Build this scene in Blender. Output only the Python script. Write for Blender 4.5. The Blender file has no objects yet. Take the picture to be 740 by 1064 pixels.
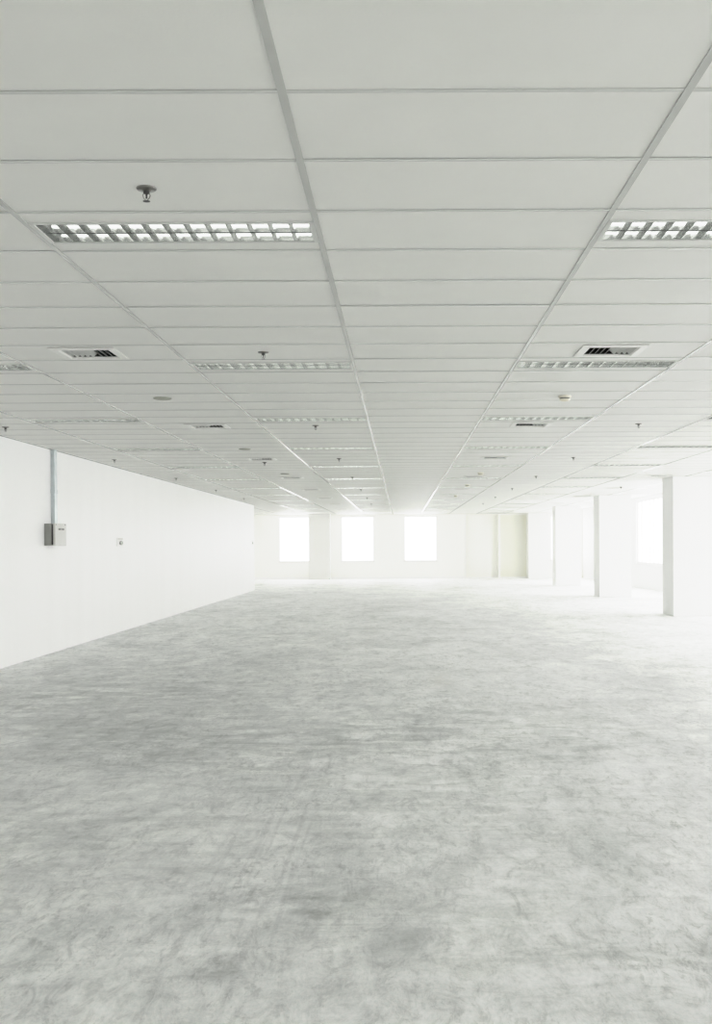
import bpy, bmesh, math, random
from mathutils import Matrix, Vector
random.seed(7)
S = bpy.context.scene
COL = S.collection
PI = math.pi

# ------------------------------------------------------------------ dimensions
EYE = 1.4476
CZ = EYE + 1.3376            # ceiling height
XA, Y0 = -0.344, 3.3524      # phase of the ceiling grid
TW, TD = 1.2, 0.6            # ceiling tile
XL = -4.793                  # left wall face
XR = 7.85                    # right (window) wall face
XE = 6.92                    # edge of the tiled ceiling, curtain pocket beyond
YB, YF = -6.0, 49.0          # wall behind the camera, far wall
YLE = 37.05                  # end of the left wall
XLL = -9.0                   # wall of the side bay behind the left wall
PX0, PW = 5.42, 0.88         # pillars
def row(k): return Y0 + TD * k
def colx(i): return XA + TW * i

# ------------------------------------------------------------------ materials
def new_mat(name):
    m = bpy.data.materials.new(name); m.use_nodes = True
    nt = m.node_tree
    return m, nt, nt.nodes['Principled BSDF']
def N(nt, t, **kw):
    n = nt.nodes.new(t)
    for k, v in kw.items():
        if k.startswith('i_'):
            n.inputs[k[2:].replace('_', ' ')].default_value = v
        else:
            setattr(n, k, v)
    return n
def L(nt, a, b): nt.links.new(a, b)
def ramp(nt, src, stops):
    r = N(nt, 'ShaderNodeValToRGB')
    e = r.color_ramp.elements
    while len(e) < len(stops): e.new(0.5)
    for el, (p, c) in zip(e, stops):
        el.position = p
        el.color = (c, c, c, 1) if not isinstance(c, tuple) else (*c, 1)
    L(nt, src, r.inputs[0]); return r.outputs[0]
def math_n(nt, op, a, b=None, clamp=False):
    n = N(nt, 'ShaderNodeMath', operation=op, use_clamp=clamp)
    for i, v in enumerate((a, b)):
        if v is None: continue
        if isinstance(v, (int, float)): n.inputs[i].default_value = v
        else: L(nt, v, n.inputs[i])
    return n.outputs[0]
def mixc(nt, fac, a, b, mode='MIX'):
    n = N(nt, 'ShaderNodeMix', data_type='RGBA', blend_type=mode)
    for i, v in ((0, fac), (6, a), (7, b)):
        if isinstance(v, (int, float)): n.inputs[i].default_value = v
        elif isinstance(v, tuple): n.inputs[i].default_value = (*v, 1)
        else: L(nt, v, n.inputs[i])
    return n.outputs[2]
def noise(nt, vec, scale, detail=4, rough=0.55, dist=0.0):
    n = N(nt, 'ShaderNodeTexNoise')
    n.inputs['Scale'].default_value = scale; n.inputs['Detail'].default_value = detail
    n.inputs['Roughness'].default_value = rough; n.inputs['Distortion'].default_value = dist
    L(nt, vec, n.inputs['Vector']); return n.outputs['Fac']
def mapping(nt, src, scale=(1, 1, 1), rot=(0, 0, 0), loc=(0, 0, 0)):
    n = N(nt, 'ShaderNodeMapping')
    n.inputs['Scale'].default_value = scale; n.inputs['Rotation'].default_value = rot
    n.inputs['Location'].default_value = loc
    L(nt, src, n.inputs['Vector']); return n.outputs[0]
def coords(nt): return N(nt, 'ShaderNodeTexCoord').outputs['Object']

def paint(name, c, rough=0.6, spec=0.3, var=0.03, scale=1.2, bump=0.0, stretch=(1, 1, 1)):
    m, nt, b = new_mat(name)
    v = mapping(nt, coords(nt), stretch)
    f = noise(nt, v, scale, 5)
    lo = tuple(x * (1 - var) for x in c); hi = tuple(min(1, x * (1 + var)) for x in c)
    L(nt, ramp(nt, f, [(0.3, lo), (0.7, hi)]), b.inputs['Base Color'])
    b.inputs['Roughness'].default_value = rough
    b.inputs['Specular IOR Level'].default_value = spec
    if bump:
        bn = N(nt, 'ShaderNodeBump'); bn.inputs['Strength'].default_value = bump
        bn.inputs['Distance'].default_value = 0.002
        L(nt, noise(nt, v, 90, 3), bn.inputs['Height']); L(nt, bn.outputs[0], b.inputs['Normal'])
    return m
def metal(name, c, rough=0.25, var=0.1):
    m, nt, b = new_mat(name)
    f = noise(nt, coords(nt), 14, 4)
    L(nt, ramp(nt, f, [(0.3, tuple(x * (1 - var) for x in c)), (0.7, c)]), b.inputs['Base Color'])
    b.inputs['Metallic'].default_value = 1; b.inputs['Roughness'].default_value = rough
    return m

M_TILE = paint('ceiling_tile', (0.799, 0.802, 0.779), 0.58, 0.35, 0.012, 3.0, 0.15)
M_TEE = paint('grid_tee', (0.52, 0.53, 0.51), 0.16, 0.6, 0.03, 2.0)
M_TEE2 = paint('cross_tee_paint', (0.63, 0.64, 0.62), 0.25, 0.5, 0.03, 2.0)
M_WALL = paint('wall_paint', (0.91, 0.91, 0.90), 0.5, 0.3, 0.012, 0.8, 0.1)
M_WALLL = paint('left_wall_paint', (0.93, 0.932, 0.93), 0.45, 0.35, 0.012, 1.6, 0.0, (1, 1.4, 0.12))
M_CREAM = paint('far_wall_paint', (0.94, 0.94, 0.895), 0.6, 0.25, 0.012, 0.6)
M_NICHE = paint('far_panel_paint', (0.86, 0.86, 0.78), 0.6, 0.25, 0.012, 0.6)
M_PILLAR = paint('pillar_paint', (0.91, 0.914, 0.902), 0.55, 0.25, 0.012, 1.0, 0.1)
M_PILLAR_BACKLIT = paint('backlit_pillar_paint', (0.80, 0.80, 0.785), 0.6, 0.25, 0.012, 1.0)  # pillar white darkened, painting in the shade of its backlit front
M_FRAME = paint('white_powder_coat', (0.82, 0.82, 0.80), 0.35, 0.4, 0.01, 3)
M_LUMF = paint('fixture_white', (0.62, 0.63, 0.61), 0.4, 0.4, 0.01, 3)
M_TUBE = paint('tube_glass', (0.86, 0.87, 0.86), 0.25, 0.5, 0.005, 3)
b_ = M_TUBE.node_tree.nodes['Principled BSDF']
b_.inputs['Emission Color'].default_value = (1, 1, 0.98, 1); b_.inputs['Emission Strength'].default_value = 1.8  # unlit tubes given a faint glow to brighten the reflectors
M_MIRROR = metal('mirror_reflector', (0.95, 0.96, 0.95), 0.07, 0.03)
M_BLADE = metal('louvre_blade', (0.48, 0.49, 0.48), 0.15, 0.1)
M_CHROME = metal('sprinkler_metal', (0.24, 0.235, 0.22), 0.3, 0.2)
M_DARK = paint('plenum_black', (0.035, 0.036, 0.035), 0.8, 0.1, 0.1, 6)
M_DARKM = paint('dark_metal', (0.06, 0.06, 0.06), 0.45, 0.4, 0.1, 6)
M_SLAT = paint('vent_slat', (0.55, 0.56, 0.54), 0.4, 0.4, 0.03, 6)
M_SPK = paint('speaker_grille', (0.40, 0.41, 0.36), 0.6, 0.2, 0.05, 40)
M_IVORY = paint('ivory_plastic', (0.80, 0.77, 0.66), 0.4, 0.4, 0.02, 8)
M_GALV = metal('galvanised_steel', (0.66, 0.71, 0.73), 0.42, 0.15)
M_BOXG = paint('box_grey', (0.30, 0.305, 0.285), 0.45, 0.4, 0.06, 8)
M_BOXD = paint('box_door_grey', (0.66, 0.66, 0.63), 0.4, 0.4, 0.04, 8)
M_SWITCH = paint('switch_plate', (0.66, 0.66, 0.62), 0.4, 0.4, 0.03, 20)
M_SLAB = paint('slab_concrete', (0.7, 0.7, 0.68), 0.8, 0.1, 0.05, 2)

def glass_mat():
    m = bpy.data.materials.new('window_glass'); m.use_nodes = True
    nt = m.node_tree; nt.nodes.clear()
    o = N(nt, 'ShaderNodeOutputMaterial'); t = N(nt, 'ShaderNodeBsdfTransparent')
    t.inputs[0].default_value = (0.97, 0.97, 0.97, 1)
    g = N(nt, 'ShaderNodeBsdfGlossy'); g.inputs['Roughness'].default_value = 0.02
    mx = N(nt, 'ShaderNodeMixShader')
    mx.inputs[0].default_value = 0.05
    L(nt, t.outputs[0], mx.inputs[1]); L(nt, g.outputs[0], mx.inputs[2])
    L(nt, mx.outputs[0], o.inputs[0])
    return m
M_GLASS = glass_mat()

def floor_mat():
    m, nt, b = new_mat('bare_screed')
    c = coords(nt)
    sep = N(nt, 'ShaderNodeSeparateXYZ'); L(nt, c, sep.inputs[0])
    X, Y = sep.outputs[0], sep.outputs[1]
    # warped coordinates so blotches look hand-trowelled
    big = noise(nt, mapping(nt, c, (0.32, 0.20, 1)), 1.0, 5, 0.6, 0.6)
    mid = noise(nt, mapping(nt, c, (2.0, 1.0, 1), (0, 0, 0.35)), 1.0, 12, 0.72, 1.4)
    fine = noise(nt, mapping(nt, c, (9.0, 4.0, 1), (0, 0, -0.25)), 1.0, 12, 0.80, 0.9)
    grit = noise(nt, mapping(nt, c, (70, 34, 1)), 1.0, 6, 0.75)
    trow = noise(nt, mapping(nt, c, (1.6, 5.0, 1), (0, 0, 0.12)), 1.0, 10, 0.7, 2.2)
    cloud = noise(nt, mapping(nt, c, (0.85, 0.45, 1), (0, 0, 0.4)), 1.0, 10, 0.66, 1.0)
    col = ramp(nt, big, [(0.30, (0.845, 0.844, 0.836)), (0.70, (0.925, 0.924, 0.916))])
    col = mixc(nt, 1.0, col, ramp(nt, cloud, [(0.30, (0.80, 0.805, 0.80)), (0.48, (0.95, 0.95, 0.95)), (0.70, (1.07, 1.07, 1.06))]), 'MULTIPLY')
    col = mixc(nt, 1.0, col, ramp(nt, mid, [(0.34, (0.80, 0.81, 0.805)), (0.49, (0.98, 0.98, 0.98)), (0.66, (1.08, 1.08, 1.07))]), 'MULTIPLY')
    col = mixc(nt, 1.0, col, ramp(nt, fine, [(0.38, (0.78, 0.785, 0.78)), (0.48, (0.98, 0.98, 0.98)), (0.60, (1.08, 1.08, 1.08))]), 'MULTIPLY')
    col = mixc(nt, 0.7, col, ramp(nt, trow, [(0.33, (0.84, 0.84, 0.84)), (0.47, (1, 1, 1)), (0.68, (1.06, 1.06, 1.06))]), 'MULTIPLY')
    col = mixc(nt, 0.5, col, ramp(nt, grit, [(0.38, (0.80, 0.86, 0.86)), (0.64, (1.07, 1.07, 1.07))]), 'MULTIPLY')
    far = N(nt, 'ShaderNodeMapRange'); far.inputs[1].default_value = 13; far.inputs[2].default_value = 34  # floor colour lifted with distance, painting in the daylight at the far end
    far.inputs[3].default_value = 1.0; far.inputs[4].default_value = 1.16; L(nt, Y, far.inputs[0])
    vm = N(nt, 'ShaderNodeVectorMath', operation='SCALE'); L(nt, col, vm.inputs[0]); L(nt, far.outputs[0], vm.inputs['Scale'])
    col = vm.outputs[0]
    fle = noise(nt, mapping(nt, c, (24, 8.5, 1), (0, 0, 0.3)), 1.0, 10, 0.78, 0.5)
    gate = ramp(nt, noise(nt, mapping(nt, c, (1.3, 0.8, 1)), 1.0, 6, 0.6, 0.8), [(0.42, 0.15), (0.6, 1.0)])
    fk = math_n(nt, 'MULTIPLY', ramp(nt, fle, [(0.41, 1.0), (0.48, 0.0)]), gate)
    col = mixc(nt, fk, col, (0.78, 0.785, 0.78), 'MULTIPLY')
    lt = math_n(nt, 'MULTIPLY', ramp(nt, noise(nt, mapping(nt, c, (5, 7, 1), (0, 0, -0.5), (3, 1, 0)), 1.0, 10, 0.75, 2.0), [(0.56, 0.0), (0.68, 1.0)]), 0.5)
    col = mixc(nt, lt, col, (0.88, 0.885, 0.88))
    def blob(cx, cy, rx, ry):
        dx = math_n(nt, 'DIVIDE', math_n(nt, 'SUBTRACT', X, cx), rx)
        dy = math_n(nt, 'DIVIDE', math_n(nt, 'SUBTRACT', Y, cy), ry)
        d = math_n(nt, 'ADD', math_n(nt, 'MULTIPLY', dx, dx), math_n(nt, 'MULTIPLY', dy, dy))
        return math_n(nt, 'POWER', 2.718, math_n(nt, 'MULTIPLY', d, -1.0))
    def stain(col, blobs, src, lo, hi, tint, strength=1.0):
        tot = None
        for q in blobs:
            bb = blob(*q); tot = bb if tot is None else math_n(nt, 'ADD', tot, bb)
        f = math_n(nt, 'MULTIPLY', math_n(nt, 'MULTIPLY', tot, ramp(nt, src, [(lo, 0.0), (hi, 1.0)])), strength, True)
        return mixc(nt, f, col, tint, 'MULTIPLY')
    st = noise(nt, mapping(nt, c, (1.2, 2.4, 1), (0, 0, 0.5)), 1.3, 10, 0.72, 1.0)
    col = stain(col, [(-3.0, 11.2, 1.9, 2.6), (-1.6, 8.4, 1.3, 1.1), (-2.2, 5.6, 1.1, 0.9)], st, 0.38, 0.58, (0.70, 0.71, 0.70), 1.0)
    col = stain(col, [(0.0, 7.0, 1.3, 2.0), (-0.4, 4.6, 0.35, 0.35), (0.25, 4.2, 0.5, 0.4), (0.9, 3.8, 0.5, 0.3), (1.1, 9.0, 1.6, 1.2)], st, 0.44, 0.60, (0.77, 0.78, 0.77), 0.9)
    # the dark smudge and the pale splash
    sm = noise(nt, c, 7.0, 6, 0.7)
    col = stain(col, [(-0.385, 4.66, 0.075, 0.10), (-0.33, 4.48, 0.10, 0.06), (-0.98, 5.05, 0.10, 0.07), (-0.62, 3.88, 0.12, 0.10)], sm, 0.34, 0.58, (0.60, 0.61, 0.60), 1.0)
    pale = math_n(nt, 'MULTIPLY', blob(0.42, 12.3, 0.13, 0.75), ramp(nt, sm, [(0.38, 0.0), (0.52, 1.0)]), True)
    col = mixc(nt, math_n(nt, 'MULTIPLY', pale, 0.6), col, (0.74, 0.74, 0.71))
    # drag scratches running down the room
    scr = noise(nt, mapping(nt, c, (26, 0.5, 1), (0, 0, 0.02)), 1.0, 3, 0.5)
    band = blob(-0.62, 5.6, 0.35, 2.2)
    sf = math_n(nt, 'MULTIPLY', math_n(nt, 'MULTIPLY', band, ramp(nt, scr, [(0.52, 0.0), (0.64, 1.0)])), 0.6, True)
    col = mixc(nt, sf, col, (0.80, 0.80, 0.80), 'MULTIPLY')
    # hairline cracks
    vo = N(nt, 'ShaderNodeTexVoronoi', feature='DISTANCE_TO_EDGE'); vo.inputs['Scale'].default_value = 0.42
    wn = N(nt, 'ShaderNodeTexNoise'); wn.inputs['Scale'].default_value = 1.4; wn.inputs['Detail'].default_value = 6
    L(nt, c, wn.inputs['Vector'])
    L(nt, mixc(nt, 0.35, c, wn.outputs['Color'], 'ADD'), vo.inputs['Vector'])
    cr = math_n(nt, 'MULTIPLY', ramp(nt, vo.outputs[0], [(0.0, 1.0), (0.006, 0.0)]), ramp(nt, big, [(0.5, 0.0), (0.6, 0.35)]))
    col = mixc(nt, cr, col, (0.7, 0.7, 0.7), 'MULTIPLY')
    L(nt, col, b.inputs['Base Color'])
    L(nt, ramp(nt, mid, [(0.3, 0.52), (0.7, 0.68)]), b.inputs['Roughness'])
    b.inputs['Specular IOR Level'].default_value = 0.5
    bn = N(nt, 'ShaderNodeBump'); bn.inputs['Strength'].default_value = 0.5; bn.inputs['Distance'].default_value = 0.006
    L(nt, fine, bn.inputs['Height']); L(nt, bn.outputs[0], b.inputs['Normal'])
    return m
M_FLOOR = floor_mat()

# ------------------------------------------------------------------ mesh helpers
class MB:
    def __init__(s): s.v = []; s.f = []
    def add(s, vs, fs):
        o = len(s.v); s.v += [tuple(v) for v in vs]; s.f += [tuple(i + o for i in f) for f in fs]
    def box(s, x0, x1, y0, y1, z0, z1):
        s.add([(x0,y0,z0),(x1,y0,z0),(x1,y1,z0),(x0,y1,z0),(x0,y0,z1),(x1,y0,z1),(x1,y1,z1),(x0,y1,z1)],
              [(0,3,2,1),(4,5,6,7),(0,1,5,4),(1,2,6,5),(2,3,7,6),(3,0,4,7)])
    def quad_xy(s, x0, x1, y0, y1, z, up=True, dz=(0,0,0,0)):
        vs = [(x0,y0,z+dz[0]),(x1,y0,z+dz[1]),(x1,y1,z+dz[2]),(x0,y1,z+dz[3])]
        s.add(vs, [(0,1,2,3) if up else (3,2,1,0)])
    def lathe(s, prof, n=20, cx=0, cy=0):
        o = len(s.v)
        for r, z in prof:
            for i in range(n):
                a = 2*PI*i/n; s.v.append((cx+r*math.cos(a), cy+r*math.sin(a), z))
        for j in range(len(prof)-1):
            for i in range(n):
                a = o+j*n+i; b = o+j*n+(i+1) % n
                s.f.append((a, b, b+n, a+n))
    def tube_x(s, x0, x1, y, z, r, n=10):
        o = len(s.v)
        for x in (x0, x1):
            for i in range(n):
                a = 2*PI*i/n; s.v.append((x, y+r*math.cos(a), z+r*math.sin(a)))
        for i in range(n):
            j = (i+1) % n; s.f.append((o+i, o+j, o+n+j, o+n+i))
        s.f.append(tuple(o+i for i in range(n))[::-1]); s.f.append(tuple(o+n+i for i in range(n)))
    def build(s, name, mat, parent=None, loc=(0,0,0), smooth=False, bevel=0):
        me = bpy.data.meshes.new(name); me.from_pydata(s.v, [], s.f)
        bm = bmesh.new(); bm.from_mesh(me); bmesh.ops.recalc_face_normals(bm, faces=bm.faces) if s.recalc else None
        if bevel: bmesh.ops.bevel(bm, geom=list(bm.edges), offset=bevel, segments=2, affect='EDGES', profile=0.5)
        bm.to_mesh(me); bm.free()
        if smooth:
            for p in me.polygons: p.use_smooth = True
        me.materials.append(mat)
        o = bpy.data.objects.new(name, me); COL.objects.link(o); o.location = loc
        if parent: o.parent = parent
        return o
    recalc = True
def empty(name, loc, label, cat, group=None):
    o = bpy.data.objects.new(name, None); COL.objects.link(o); o.location = loc
    o.empty_display_size = 0.05
    o['label'] = label; o['category'] = cat
    if group: o['group'] = group
    return o
def tag(o, label, cat, group=None):
    o['label'] = label; o['category'] = cat
    if group: o['group'] = group
    return o
def struct(mb, name, mat, parent=None, **kw):
    o = mb.build(name, mat, parent, **kw)
    if parent is None: o['kind'] = 'structure'
    return o
def copy_tree(o, parent=None):
    c = o.copy(); COL.objects.link(c)
    if parent: c.parent = parent
    for ch in list(o.children): copy_tree(ch, c)
    return c
ORD = ['first','second','third','fourth','fifth','sixth','seventh','eighth','ninth','tenth','eleventh','twelfth','thirteenth']

# ------------------------------------------------------------------ floor
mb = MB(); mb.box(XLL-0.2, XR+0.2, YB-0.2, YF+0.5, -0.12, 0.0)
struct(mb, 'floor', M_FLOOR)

# ------------------------------------------------------------------ fixtures on the ceiling grid (positions)
NROW = 76
lum = []      # (col index centre x, k)
for cname, ci, k0 in (('far left', -3, 8), ('left', -1, 2), ('right', 1, 2), ('far right', 3, 14)):
    for j, k in enumerate(range(k0, 75, 6)):
        lum.append((cname, j, colx(ci) + TW/2, k))
vents = []
for cname, ci, k0, k1 in (('left', -2, 7, 64), ('right', 1, 7, 64), ('by the pillars', 4, 31, 56), ('side bay', -5, 71, 72)):
    for j, k in enumerate(range(k0, k1, 8)):
        vents.append((cname, j, colx(ci) + TW/2, k))
LW, LL = 0.30, 1.168   # luminaire opening
VW = 0.42
holes = {}
for _, _, x, k in lum: holes[(round((x-XA)/TW-0.5), k)] = (x-LL/2, x+LL/2, row(k+0.5)-LW/2, row(k+0.5)+LW/2)
for _, _, x, k in vents: holes[(round((x-XA)/TW-0.5), k)] = (x-VW/2, x+VW/2, row(k+0.5)-VW/2-0.01, row(k+0.5)+VW/2+0.01)

# ------------------------------------------------------------------ ceiling
mb = MB(); mb.recalc = False
ZT = CZ + 0.0027
for i in range(-8, 6):
    for k in range(-16, NROW+1):
        x0, x1 = colx(i), colx(i+1); y0, y1 = row(k), row(k+1)
        y0 = max(y0, YB); y1 = min(y1, YF)
        x1 = min(x1, XE)
        lim = XL if (y0+y1)/2 < YLE else XLL
        x0 = max(x0, lim - 0.1)
        if x1 - x0 < 0.02 or y1 - y0 < 0.02: continue
        rects = [(x0, x1, y0, y1)]
        if (i, k) in holes:
            a, b, c, d = holes[(i, k)]
            rects = [(x0, x1, y0, c), (x0, x1, d, y1), (x0, a, c, d), (b, x1, c, d)]
            dz = (0,)*4
        else:
            dz = [random.uniform(-0.0010, 0.0010) for _ in range(4)]
        for r in rects: mb.quad_xy(*r, ZT, up=False, dz=dz)
ceil = struct(mb, 'ceiling', M_TILE)
# exposed grid: main runners along the room, cross tees across it
for i in range(-7, 7):
    x = colx(i)
    ya = YB if x > XL + 0.03 else YLE
    if x > XE: continue
    mb = MB(); mb.box(x-0.013, x+0.013, ya, YF, CZ-0.0012, CZ+0.001); mb.box(x-0.0015, x+0.0015, ya, YF, CZ+0.001, CZ+0.03)
    struct(mb, 'main_runner', M_TEE, ceil)
for k in range(-15, NROW+1):
    y = row(k); xa = XL if y < YLE else XLL
    mb = MB()
    for i in range(-8, 6):
        x0, x1 = max(colx(i)+0.0125, xa), min(colx(i+1)-0.0125, XE)
        if x1 - x0 < 0.05: continue
        j = random.uniform(-0.002, 0.002); h = random.uniform(0, 0.0006)
        mb.box(x0, x1, y-0.0115+j, y+0.0115+j, CZ-0.0006+h, CZ+0.001)
    struct(mb, 'cross_tee', M_TEE2, ceil)
# perimeter angle, bulkhead and curtain pocket on the window side, slab above
mb = MB(); mb.box(XE, XE+0.03, YB, YF, CZ-0.012, CZ+0.21); struct(mb, 'trim_1', M_FRAME)
mb = MB(); mb.box(XE+0.03, XR+0.2, YB-0.2, YF+0.5, CZ+0.20, CZ+0.24); struct(mb, 'ceiling_pocket', M_WALL)
mb = MB(); mb.box(XLL-0.2, XE+0.03, YB-0.2, YF+0.5, CZ+0.30, CZ+0.45); struct(mb, 'ceiling_slab', M_SLAB)
mb = MB(); mb.box(XL, XL+0.02, YB, YLE, CZ-0.004, CZ+0.004); struct(mb, 'trim_2', M_TEE)

# ------------------------------------------------------------------ walls with window openings
WZ0, WZ1 = 0.755, 2.70
PORTALS = []
def wall_y(name, y0, y1, xa, xb, wins, mat, z1=CZ+0.3):     # wall lying along x
    mb = MB(); x = xa
    for a, b, s, h in sorted(wins):
        mb.box(x, a, y0, y1, 0, z1); mb.box(a, b, y0, y1, 0, s); mb.box(a, b, y0, y1, h, z1); x = b
    mb.box(x, xb, y0, y1, 0, z1)
    return struct(mb, name, mat)
def wall_x(name, x0, x1, ya, yb, wins, mat, z1=CZ+0.3):     # wall lying along y
    mb = MB(); y = ya
    for a, b, s, h in sorted(wins):
        mb.box(x0, x1, y, a, 0, z1); mb.box(x0, x1, a, b, 0, s); mb.box(x0, x1, a, b, h, z1); y = b
    mb.box(x0, x1, y, yb, 0, z1)
    return struct(mb, name, mat)
WN = [0]
def window(axis, c, a, b, s, h, n, side, t=0.05):
    """axis 'y': window in a wall along x at y=c; axis 'x': in a wall along y at x=c. side: outward sign."""
    WN[0] += 1
    def bx(m, u0, u1, w0, w1, z0, z1):
        if axis == 'y': m.box(u0, u1, min(w0,w1), max(w0,w1), z0, z1)
        else: m.box(min(w0,w1), max(w0,w1), u0, u1, z0, z1)
    w0, w1 = c + side*0.05, c + side*0.10
    fr = MB()
    bx(fr, a, a+t, w0, w1, s, h); bx(fr, b-t, b, w0, w1, s, h)
    bx(fr, a+t, b-t, w0, w1, s, s+t); bx(fr, a+t, b-t, w0, w1, h-t, h)
    root = struct(fr, 'window_%d' % WN[0], M_FRAME)
    step = (b-a-2*t)/n
    for q in range(1, n):
        u = a+t+step*q
        m = MB(); bx(m, u-0.014, u+0.014, c+side*0.045, c+side*0.088, s+t, h-t); m.build('mullion', M_FRAME, root)
    p = MB(); q = c+side*0.075
    if axis == 'y': p.add([(a+t, q, s+t), (b-t, q, s+t), (b-t, q, h-t), (a+t, q, h-t)], [(0, 1, 2, 3)])
    else: p.add([(q, a+t, s+t), (q, b-t, s+t), (q, b-t, h-t), (q, a+t, h-t)], [(0, 1, 2, 3)])
    p.build('pane', M_GLASS, root)
    sl = MB(); bx(sl, a-0.03, b+0.03, c-side*0.03, c+side*0.05, s-0.03, s+0.002); sl.build('window_sill', M_FRAME, root)
    PORTALS.append((axis, c+side*0.16, a, b, s, h, side))

# far wall: three square windows, then two shallow recesses on the right
far_w = [(-5.27, -3.86, WZ0, WZ1), (-2.58, -1.16, WZ0, WZ1), (0.13, 1.56, WZ0, WZ1)]
NX0, NX1, QX0, QX1 = 2.80, 4.20, 4.29, PX0
wall_y('wall_far', YF, YF+0.25, XLL, NX0, far_w, M_CREAM)
mb = MB()
mb.box(NX0, NX1, YF+0.30, YF+0.45, 0, CZ+0.3)
mb.box(NX0-0.1, NX0, YF+0.2, YF+0.45, 0, CZ+0.3)
mb.box(NX1, QX0, YF-0.04, YF+0.45, 0, CZ+0.3)
mb.box(QX1, 6.45, YF, YF+0.25, 0, CZ+0.3); mb.box(7.65, XR+0.2, YF, YF+0.25, 0, CZ+0.3)
mb.box(6.45, 7.65, YF, YF+0.25, 0, WZ0); mb.box(6.45, 7.65, YF, YF+0.25, WZ1, CZ+0.3)
mb.box(NX0, QX1, YF, YF+0.45, CZ-0.06, CZ+0.3)
struct(mb, 'wall_far_right', M_CREAM)
mb = MB(); mb.box(QX0, QX1+0.1, YF+0.08, YF+0.2, 0, CZ+0.2); struct(mb, 'trim_3', M_NICHE)
mb = MB(); mb.box(NX0-0.05, NX0, YF-0.03, YF+0.01, 0, CZ); struct(mb, 'trim_4', M_WALL)
mb = MB(); mb.box(1.575, 1.60, YF-0.012, YF+0.01, 0, CZ); struct(mb, 'trim_5', M_CREAM)
for a, b, s, h in far_w + [(6.45, 7.65, WZ0, WZ1)]: window('y', YF, a, b, s, h, 1, 1, 0.045)  # last window is unseen, added to light the end of the right wall

# right wall: long ribbon windows between pillars
rw = [(30.7+8.72*n, 37.9+8.72*n, 0.80, CZ+0.10) for n in range(-4, 2)]
rw[-1] = (rw[-1][0], 45.6, rw[-1][2], rw[-1][3])
wall_x('wall_right', XR, XR+0.25, YB-0.2, YF+0.5, rw, M_WALL)
for a, b, s, h in rw: window('x', XR, a, b, s, h, 12, 1)
# left wall, its end return and the side bay behind it
wall_x('wall_left', XL-0.2, XL, YB-0.2, YLE, [], M_WALLL)
wall_y('wall_side_bay', YLE-0.2, YLE, XLL-0.2, XL-0.2, [], M_WALL)
lw = [(38.0, 39.6, 0.80, 2.70), (44.5, 46.1, 0.80, 2.70)]
wall_x('wall_left_bay', XLL-0.25, XLL, YLE, YF+0.5, lw, M_WALL)
for a, b, s, h in lw: window('x', XLL, a, b, s, h, 2, -1)  # unseen bay windows, added to brighten the far floor and ceiling
# wall behind the camera
bw = [(-4.2, -2.4, 1.1, 2.2), (3.2, 5.0, 1.1, 2.2)]
wall_y('wall_back', YB-0.25, YB, XL-0.2, XR+0.2, bw, M_WALL)
for a, b, s, h in bw: window('y', YB, a, b, s, h, 4, -1)
# raised pale strip standing in for the daylit floor along the far wall
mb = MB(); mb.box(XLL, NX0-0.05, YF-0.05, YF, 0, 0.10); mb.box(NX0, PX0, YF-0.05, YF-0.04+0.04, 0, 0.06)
struct(mb, 'daylit_floor_strip', M_WALL)

# ------------------------------------------------------------------ pillars
GP = 'row of white square pillars along the window side'
def pillar(x0, y0, w, d, label, group=None):
    mb = MB(); mb.box(-w/2, w/2, -d/2, d/2, 0, CZ+0.02)
    o = mb.build('pillar', M_PILLAR if group else M_PILLAR_BACKLIT, None, (x0+w/2, y0+d/2, 0), bevel=0.006)
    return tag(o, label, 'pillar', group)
pillar(PX0, 22.592, PW, 0.93, 'nearest white square pillar, grey on its side, cut off by the photo right edge', GP)
pillar(PX0, 31.0, PW, 0.93, 'second nearest white square pillar with grey shaded side, left of the ribbon window', GP)
pillar(PX0, 39.753, PW, 0.93, 'third white square pillar from the camera, wide pale front with a thin grey side', GP)
pillar(PX0, 48.243, PW, YF-48.243, 'farthest white square pillar of the row, against the far wall beside the cream panel', GP)
pillar(-3.94, 48.4, 0.92, YF-48.4, 'lone grey shaded square pillar standing in front of the far windows', None)

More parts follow.
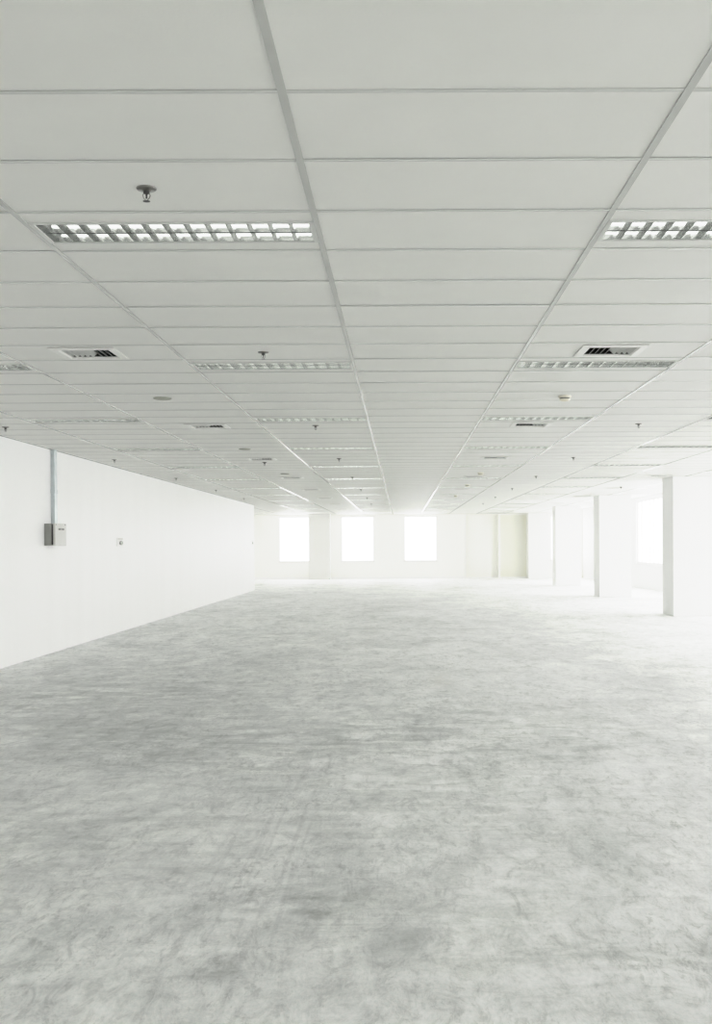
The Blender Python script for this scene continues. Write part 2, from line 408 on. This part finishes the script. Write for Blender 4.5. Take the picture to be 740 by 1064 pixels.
# ------------------------------------------------------------------ ceiling luminaires
def make_luminaire(loc, label, group):
    t = empty('ceiling_light', loc, label, 'ceiling light', group)
    hx, hy = LL/2, LW/2
    f = MB()     # folded rim and housing
    f.box(-hx-0.006, hx+0.006, -hy-0.006, -hy+0.012, -0.003, 0.012); f.box(-hx-0.006, hx+0.006, hy-0.012, hy+0.006, -0.003, 0.012)
    f.box(-hx-0.006, -hx+0.014, -hy, hy, -0.003, 0.012); f.box(hx-0.014, hx+0.006, -hy, hy, -0.003, 0.012)
    f.box(-hx, hx, -hy, -hy+0.006, 0, 0.10); f.box(-hx, hx, hy-0.006, hy, 0, 0.10)
    f.box(-hx, -hx+0.006, -hy, hy, 0, 0.10); f.box(hx-0.006, hx, -hy, hy, 0, 0.10); f.box(-hx, hx, -hy, hy, 0.094, 0.10)
    f.build('housing', M_LUMF, t)
    for s in (-1, 1):
        cy = s*0.0695; w = 0.064
        r = MB(); n = 8; o = 0
        for sd in (-1, 1):   # two parabolic cheeks
            pts = []
            for q in range(n+1):
                u = q/n
                pts.append((cy + sd*(w - 0.048*u**3), 0.078*(1-(1-u)**1.5)))
            vs = [(x, y, z) for y, z in pts for x in (-hx+0.014, hx-0.014)]
            r.add(vs, [(2*q, 2*q+1, 2*q+3, 2*q+2) for q in range(n)])
        r.box(-hx+0.014, hx-0.014, cy-0.018, cy+0.018, 0.076, 0.080)
        r.build('reflector', M_MIRROR, t, smooth=True)
        b = MB(); nc = 13; pitch = (2*hx-0.028)/nc; prev = None
        for q in range(nc+1):
            x = -hx+0.014+pitch*q
            # V-section cross blade, deeper at the cheeks than over the lamp
            prof = [(-w, 0.034), (-w*0.5, 0.030), (0, 0.027), (w*0.5, 0.030), (w, 0.034)]
            vs = []
            for yy, zt in prof: vs += [(x, cy+yy, 0.001), (x-0.006, cy+yy, zt), (x+0.006, cy+yy, zt)]
            fs = []
            for j in range(len(prof)-1):
                a = 3*j; c = 3*(j+1)
                fs += [(a, c, c+1, a+1), (a, a+2, c+2, c), (a+1, c+1, c+2, a+2)]
            for e in (-w, w): vs.append((x, cy+e, 0.006))
            o = len(b.v); b.add(vs, fs)
            if prev is not None:      # lip rails tie the blades into one louvre
                b.f += [(prev, o, o+15, prev+15), (prev+12, o+12, o+16, prev+16)]
            prev = o
        b.build('louvre', M_BLADE, t)
        l = MB(); l.tube_x(-hx+0.03, hx-0.03, cy, 0.044, 0.014); l.build('lamp_tube', M_TUBE, t, smooth=True)
    return t
where = {'far left': 'in the run nearest the left wall', 'left': 'in the run left of the middle',
         'right': 'in the run right of the middle', 'far right': 'in the run by the pillars'}
proto = None
for cname, j, x, k in lum:
    lab = '%s louvred strip light from the camera, %s' % (ORD[j], where[cname])
    g = 'recessed louvre lights'
    if proto is None:
        proto = o = make_luminaire((x, row(k+0.5), CZ), lab, g)
    else:
        o = copy_tree(proto); o.location = (x, row(k+0.5), CZ); o['label'] = lab

# ------------------------------------------------------------------ air vents
def make_vent(loc, label, group):
    t = empty('ceiling_vent', loc, label, 'air vent', group)
    h = VW/2+0.012; i = VW/2-0.045
    f = MB()
    # sloped face frame
    vs = []
    for r, z in ((h, 0.0), (h, -0.006), (i+0.008, -0.010), (i, -0.002), (i, 0.07)):
        vs += [(-r, -r, z), (r, -r, z), (r, r, z), (-r, r, z)]
    f.add(vs, [(4*a+q, 4*a+(q+1) % 4, 4*a+4+(q+1) % 4, 4*a+4+q) for a in range(4) for q in range(4)])
    f.build('vent_frame', M_FRAME, t)
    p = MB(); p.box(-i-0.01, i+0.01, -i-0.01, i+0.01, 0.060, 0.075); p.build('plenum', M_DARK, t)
    s = MB(); n = 9
    for q in range(n):
        x = -i + (q+0.5)*2*i/n; sg = -1 if q < n/2 else 1
        d = 0.016*sg
        s.add([(x-d-0.001, -i, 0.032), (x+d-0.001, -i, 0.0), (x+d-0.001, i, 0.0), (x-d-0.001, i, 0.032),
               (x-d+0.002, -i, 0.032), (x+d+0.002, -i, 0.0), (x+d+0.002, i, 0.0), (x-d+0.002, i, 0.032)],
              [(0,1,2,3),(7,6,5,4),(0,4,5,1),(1,5,6,2),(2,6,7,3),(3,7,4,0)])
    s.build('slats', M_SLAT, t)
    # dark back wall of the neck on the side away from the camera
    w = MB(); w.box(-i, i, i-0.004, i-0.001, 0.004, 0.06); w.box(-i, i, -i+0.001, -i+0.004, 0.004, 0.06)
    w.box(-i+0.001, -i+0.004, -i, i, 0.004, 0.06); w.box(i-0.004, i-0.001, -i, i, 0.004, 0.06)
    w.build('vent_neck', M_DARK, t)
    return t
vwhere = {'left': 'in the ceiling bay left of the middle', 'right': 'in the ceiling bay right of the middle',
          'by the pillars': 'in the ceiling beside the pillars'}
proto = None
for cname, j, x, k in vents:
    if cname == 'side bay': lab = 'small dark air vent close to the far wall, past the left wall end'
    else: lab = '%s square air vent from the camera, %s' % (ORD[j], vwhere[cname])
    if proto is None: proto = o = make_vent((x, row(k+0.5), CZ), lab, 'square ceiling air vents')
    else:
        o = copy_tree(proto); o.location = (x, row(k+0.5), CZ); o['label'] = lab

# ------------------------------------------------------------------ sprinklers
def make_sprinkler(loc, label, group):
    t = empty('sprinkler_head', loc, label, 'sprinkler', group)
    e = MB(); e.lathe([(0.0, -0.010), (0.016, -0.010), (0.018, -0.006), (0.034, -0.005), (0.038, -0.001), (0.038, 0.003)], 24)
    e.build('escutcheon', M_CHROME, t, smooth=True)
    b = MB(); b.lathe([(0.0, -0.008), (0.012, -0.008), (0.012, -0.017), (0.008, -0.020), (0.004, -0.022), (0.003, -0.034), (0.005, -0.036), (0.0, -0.038)], 14)
    b.build('body', M_DARKM, t, smooth=True)
    a = MB()
    for s in (-1, 1):
        pts = [(s*0.010, -0.017), (s*0.014, -0.026), (s*0.010, -0.036), (s*0.002, -0.044)]
        for (x0, z0), (x1, z1) in zip(pts, pts[1:]):
            a.add([(x0-0.0015, -0.002, z0), (x0+0.0015, -0.002, z0), (x0+0.0015, 0.002, z0), (x0-0.0015, 0.002, z0),
                   (x1-0.0015, -0.002, z1), (x1+0.0015, -0.002, z1), (x1+0.0015, 0.002, z1), (x1-0.0015, 0.002, z1)],
                  [(0,1,5,4),(1,2,6,5),(2,3,7,6),(3,0,4,7)])
    a.build('frame_arm', M_CHROME, t)
    d = MB(); d.lathe([(0.0, -0.044), (0.005, -0.0445), (0.013, -0.046), (0.0135, -0.0475), (0.005, -0.047), (0.0, -0.047)], 16)
    d.build('deflector', M_DARKM, t)
    return t
proto = None
spr = []
for n, k in enumerate((1, 7, 15, 23, 31, 39, 47, 55)):
    spr.append((colx(-1)+TW/2, k, '%s sprinkler from the camera, in the strip light run left of the middle' % ORD[n]))
for n, k in enumerate((15, 23, 31, 39, 47)):
    spr.append((colx(-4)+0.75, k, '%s sprinkler from the camera, in the line along the left wall' % ORD[n]))
for n, k in enumerate((15, 23, 31, 39, 47, 55)):
    spr.append((colx(2)+TW/2, k, '%s sprinkler from the camera, in the plain bay towards the pillars' % ORD[n]))
spr.append((colx(-2)+TW/2-0.03, 24.2, 'sprinkler head just behind the third air vent left of the middle'))
spr.append((colx(4)+TW/2+0.1, 38.2, 'sprinkler head in the ceiling between the two nearest pillars and the middle'))
for x, k, lab in spr:
    if proto is None: proto = o = make_sprinkler((x, row(k+0.5), CZ), lab, 'ceiling sprinkler heads')
    else:
        o = copy_tree(proto); o.location = (x, row(k+0.5), CZ); o['label'] = lab

# ------------------------------------------------------------------ speakers and smoke detectors
proto = None
for n, (x, k) in enumerate(((colx(-2)+TW/2, 11), (colx(-2)+TW/2, 20), (colx(-2)+TW/2, 29))):
    lab = '%s flat round olive grey ceiling disc from the camera, left of the middle' % ORD[n]
    if proto is None:
        proto = o = empty('ceiling_speaker', (0, 0, 0), lab, 'speaker', 'flush round ceiling speakers')
        m = MB(); m.lathe([(0.0, -0.007), (0.060, -0.007), (0.066, -0.005)], 28); m.build('grille', M_SPK, o, smooth=True)
        m = MB(); m.lathe([(0.066, -0.005), (0.072, -0.010), (0.080, -0.007), (0.082, 0.003)], 28); m.build('rim', M_SPK, o, smooth=True)
    else: o = copy_tree(proto); o['label'] = lab
    o.location = (x, row(k+0.5), CZ)
proto = None
for n, k in enumerate((11, 29, 36, 45)):
    lab = ['ivory domed smoke detector on the ceiling right of the middle, the nearest and largest',
           'second smoke detector from the camera, just before the fourth right-hand air vent',
           'third smoke detector from the camera, just before the fifth right-hand air vent',
           'fourth and farthest smoke detector, just before the sixth right-hand air vent'][n]
    if proto is None:
        proto = o = empty('smoke_detector', (0, 0, 0), lab, 'smoke detector', 'domed smoke detectors')
        m = MB(); m.lathe([(0.058, 0.003), (0.058, -0.012), (0.054, -0.016), (0.0, -0.016)], 28); m.build('base', M_IVORY, o)
        m = MB(); m.lathe([(0.046, -0.016), (0.044, -0.030), (0.0, -0.030)], 24); m.build('sensing_slot', M_DARKM, o)
        m = MB(); m.lathe([(0.050, -0.026), (0.049, -0.034), (0.036, -0.044), (0.018, -0.047), (0.0, -0.048)], 28); m.build('dome', M_IVORY, o, smooth=True)
    else: o = copy_tree(proto); o['label'] = lab
    o.location = (colx(1)+TW/2+0.03, row(k+0.5), CZ)

# ------------------------------------------------------------------ wall box, its trunking and the switches
t = empty('junction_box', (XL, 15.27, 1.47), 'grey metal electrical box with pale cover on the white left wall', 'electrical box')
m = MB(); m.box(-0.003, 0.095, 0, 0.47, 0, 0.295); m.build('box_body', M_BOXG, t, bevel=0.004)
m = MB(); m.box(0.095, 0.118, 0.02, 0.45, 0.012, 0.283); m.build('gasket', M_DARKM, t)
m = MB(); m.box(0.118, 0.150, -0.004, 0.490, -0.004, 0.300); dr = m.build('door', M_BOXD, t, bevel=0.006)
m = MB(); m.box(0.150, 0.154, 0.12, 0.38, 0.205, 0.238); lp = m.build('name_plate', M_BOXD, dr); lp['label'] = 'plate with dark markings'
m = MB()
for a, b in ((0.13, 0.225), (0.25, 0.275), (0.295, 0.37)): m.box(0.154, 0.157, a, b, 0.210, 0.233)
m.build('lock', M_DARKM, dr)
m = MB()
for y in (0.03, 0.44):
    m.box(0.150, 0.156, y-0.012, y+0.012, 0.275, 0.29)
m.build('hinge', M_BOXG, dr)
t = empty('cable_trunking', (XL, 15.60, 1.765), 'vertical galvanised trunking from the ceiling down to the grey wall box', 'trunking')
m = MB(); m.box(0, 0.046, -0.03, 0.075, 0.0, CZ-1.765-0.001); m.build('channel', M_GALV, t, bevel=0.003)
m = MB(); m.box(0.046, 0.054, -0.035, 0.08, 0.0, CZ-1.765-0.002); m.build('cover_strip', M_GALV, t, bevel=0.002)
m = MB(); m.box(0.0, 0.059, -0.04, 0.085, 0.42, 0.47); m.build('joint_clip', M_GALV, t, bevel=0.002)

def switch(y, z, label):
    t = empty('wall_switch', (XL, y, z), label, 'switch', 'small wall switches')
    m = MB(); m.box(0, 0.008, -0.22, 0.22, -0.072, 0.072); m.build('plate', M_WALL, t, bevel=0.002)
    m = MB(); m.box(0.008, 0.011, -0.15, 0.17, 0.040, 0.062); m.build('label_strip', M_SWITCH, t)
    m = MB()
    vs = []; n = 20
    for x in (0.008, 0.020):
        for q in range(n): vs.append((x, 0.04+0.10*math.cos(2*PI*q/n), -0.016+0.036*math.sin(2*PI*q/n)))
    m.add(vs, [(q, (q+1) % n, n+(q+1) % n, n+q) for q in range(n)] + [tuple(range(n, 2*n))])
    m.build('knob', M_BOXG, t)
    m = MB(); m.box(0.020, 0.024, 0.02, 0.06, -0.045, 0.012); m.build('knob_slot', M_SWITCH, t)
    return t
switch(19.36, 1.53, 'small pale switch plate with a round grey knob, right of the wall box')
o = switch(36.6, 1.56, 'tiny grey switch at the far end of the left wall')

# ------------------------------------------------------------------ daylight: bright overcast sky through every window
w = bpy.data.worlds.new('overcast'); S.world = w; w.use_nodes = True
nt = w.node_tree; bg = nt.nodes['Background']
tc = N(nt, 'ShaderNodeTexCoord'); sp = N(nt, 'ShaderNodeSeparateXYZ'); L(nt, tc.outputs['Generated'], sp.inputs[0])
rp = ramp(nt, math_n(nt, 'ADD', math_n(nt, 'MULTIPLY', sp.outputs[2], 0.5), 0.5),
          [(0.0, (0.68, 0.67, 0.66)), (0.48, (0.82, 0.815, 0.81)), (0.53, (1.0, 0.979, 0.982)), (1.0, (1.0, 0.979, 0.986))])
L(nt, rp, bg.inputs['Color'])
bg.inputs['Strength'].default_value = 6.95
for n, (axis, c, a, b, s, h, side) in enumerate(PORTALS):
    ld = bpy.data.lights.new('window_portal', 'AREA'); ld.shape = 'RECTANGLE'
    ld.size = b-a+0.02; ld.size_y = h-s+0.02; ld.cycles.is_portal = True
    o = bpy.data.objects.new('window_portal', ld); COL.objects.link(o)
    mid = (a+b)/2
    inward = Vector((0, -side, 0)) if axis == 'y' else Vector((-side, 0, 0))
    o.location = (mid, c, (s+h)/2) if axis == 'y' else (c, mid, (s+h)/2)
    zax = -inward; yax = Vector((0, 0, 1)); xax = yax.cross(zax)
    o.rotation_euler = Matrix((xax, yax, zax)).transposed().to_euler()

# ------------------------------------------------------------------ camera
IW, IH = 740, 1064
f, yaw, pitch, roll, cx, cy = 1179.775, -0.0028, -0.0051, 0.0055, 420.105, 572.5375
def rz(a): return Matrix.Rotation(a, 3, 'Z')
Ry = Matrix.Rotation(yaw, 3, 'Z'); Rp = Matrix.Rotation(pitch, 3, 'X'); Rr = Matrix.Rotation(roll, 3, 'Y')
R = Ry @ Rp @ Rr
right, fwd, up = R.col[0], R.col[1], R.col[2]
cd = bpy.data.cameras.new('camera'); cam = bpy.data.objects.new('camera', cd); COL.objects.link(cam)
cam.matrix_world = Matrix.Translation((0, 0, EYE)) @ Matrix((right, up, -fwd)).transposed().to_4x4()
cd.sensor_fit = 'HORIZONTAL'; cd.sensor_width = 36.0; cd.lens = f*36.0/IW
cd.shift_x = (IW/2-cx)/IW; cd.shift_y = (cy-IH/2)/IW
cd.clip_start = 0.05; cd.clip_end = 300
S.camera = cam
S.view_settings.view_transform = 'Standard'
S.view_settings.look = 'None'
S.view_settings.exposure = 0.0
S.view_settings.use_curve_mapping = True      # soft highlight shoulder of the phone camera
cm = S.view_settings.curve_mapping
cm.white_level = (4.0, 4.0, 4.0)
cv = cm.curves[3]
cv.points[0].location = (0.0, 0.0); cv.points[1].location = (1.0, 1.05)
for q, r in ((0.10, 0.40), (0.175, 0.70), (0.25, 0.875), (0.375, 0.935), (0.60, 0.97)): cv.points.new(q, r)
for pt in cv.points: pt.handle_type = 'AUTO_CLAMPED'
cm.update()
S.cycles.max_bounces = 12; S.cycles.diffuse_bounces = 8; S.cycles.glossy_bounces = 6; S.cycles.transparent_max_bounces = 12
S.cycles.sample_clamp_indirect = 8.0
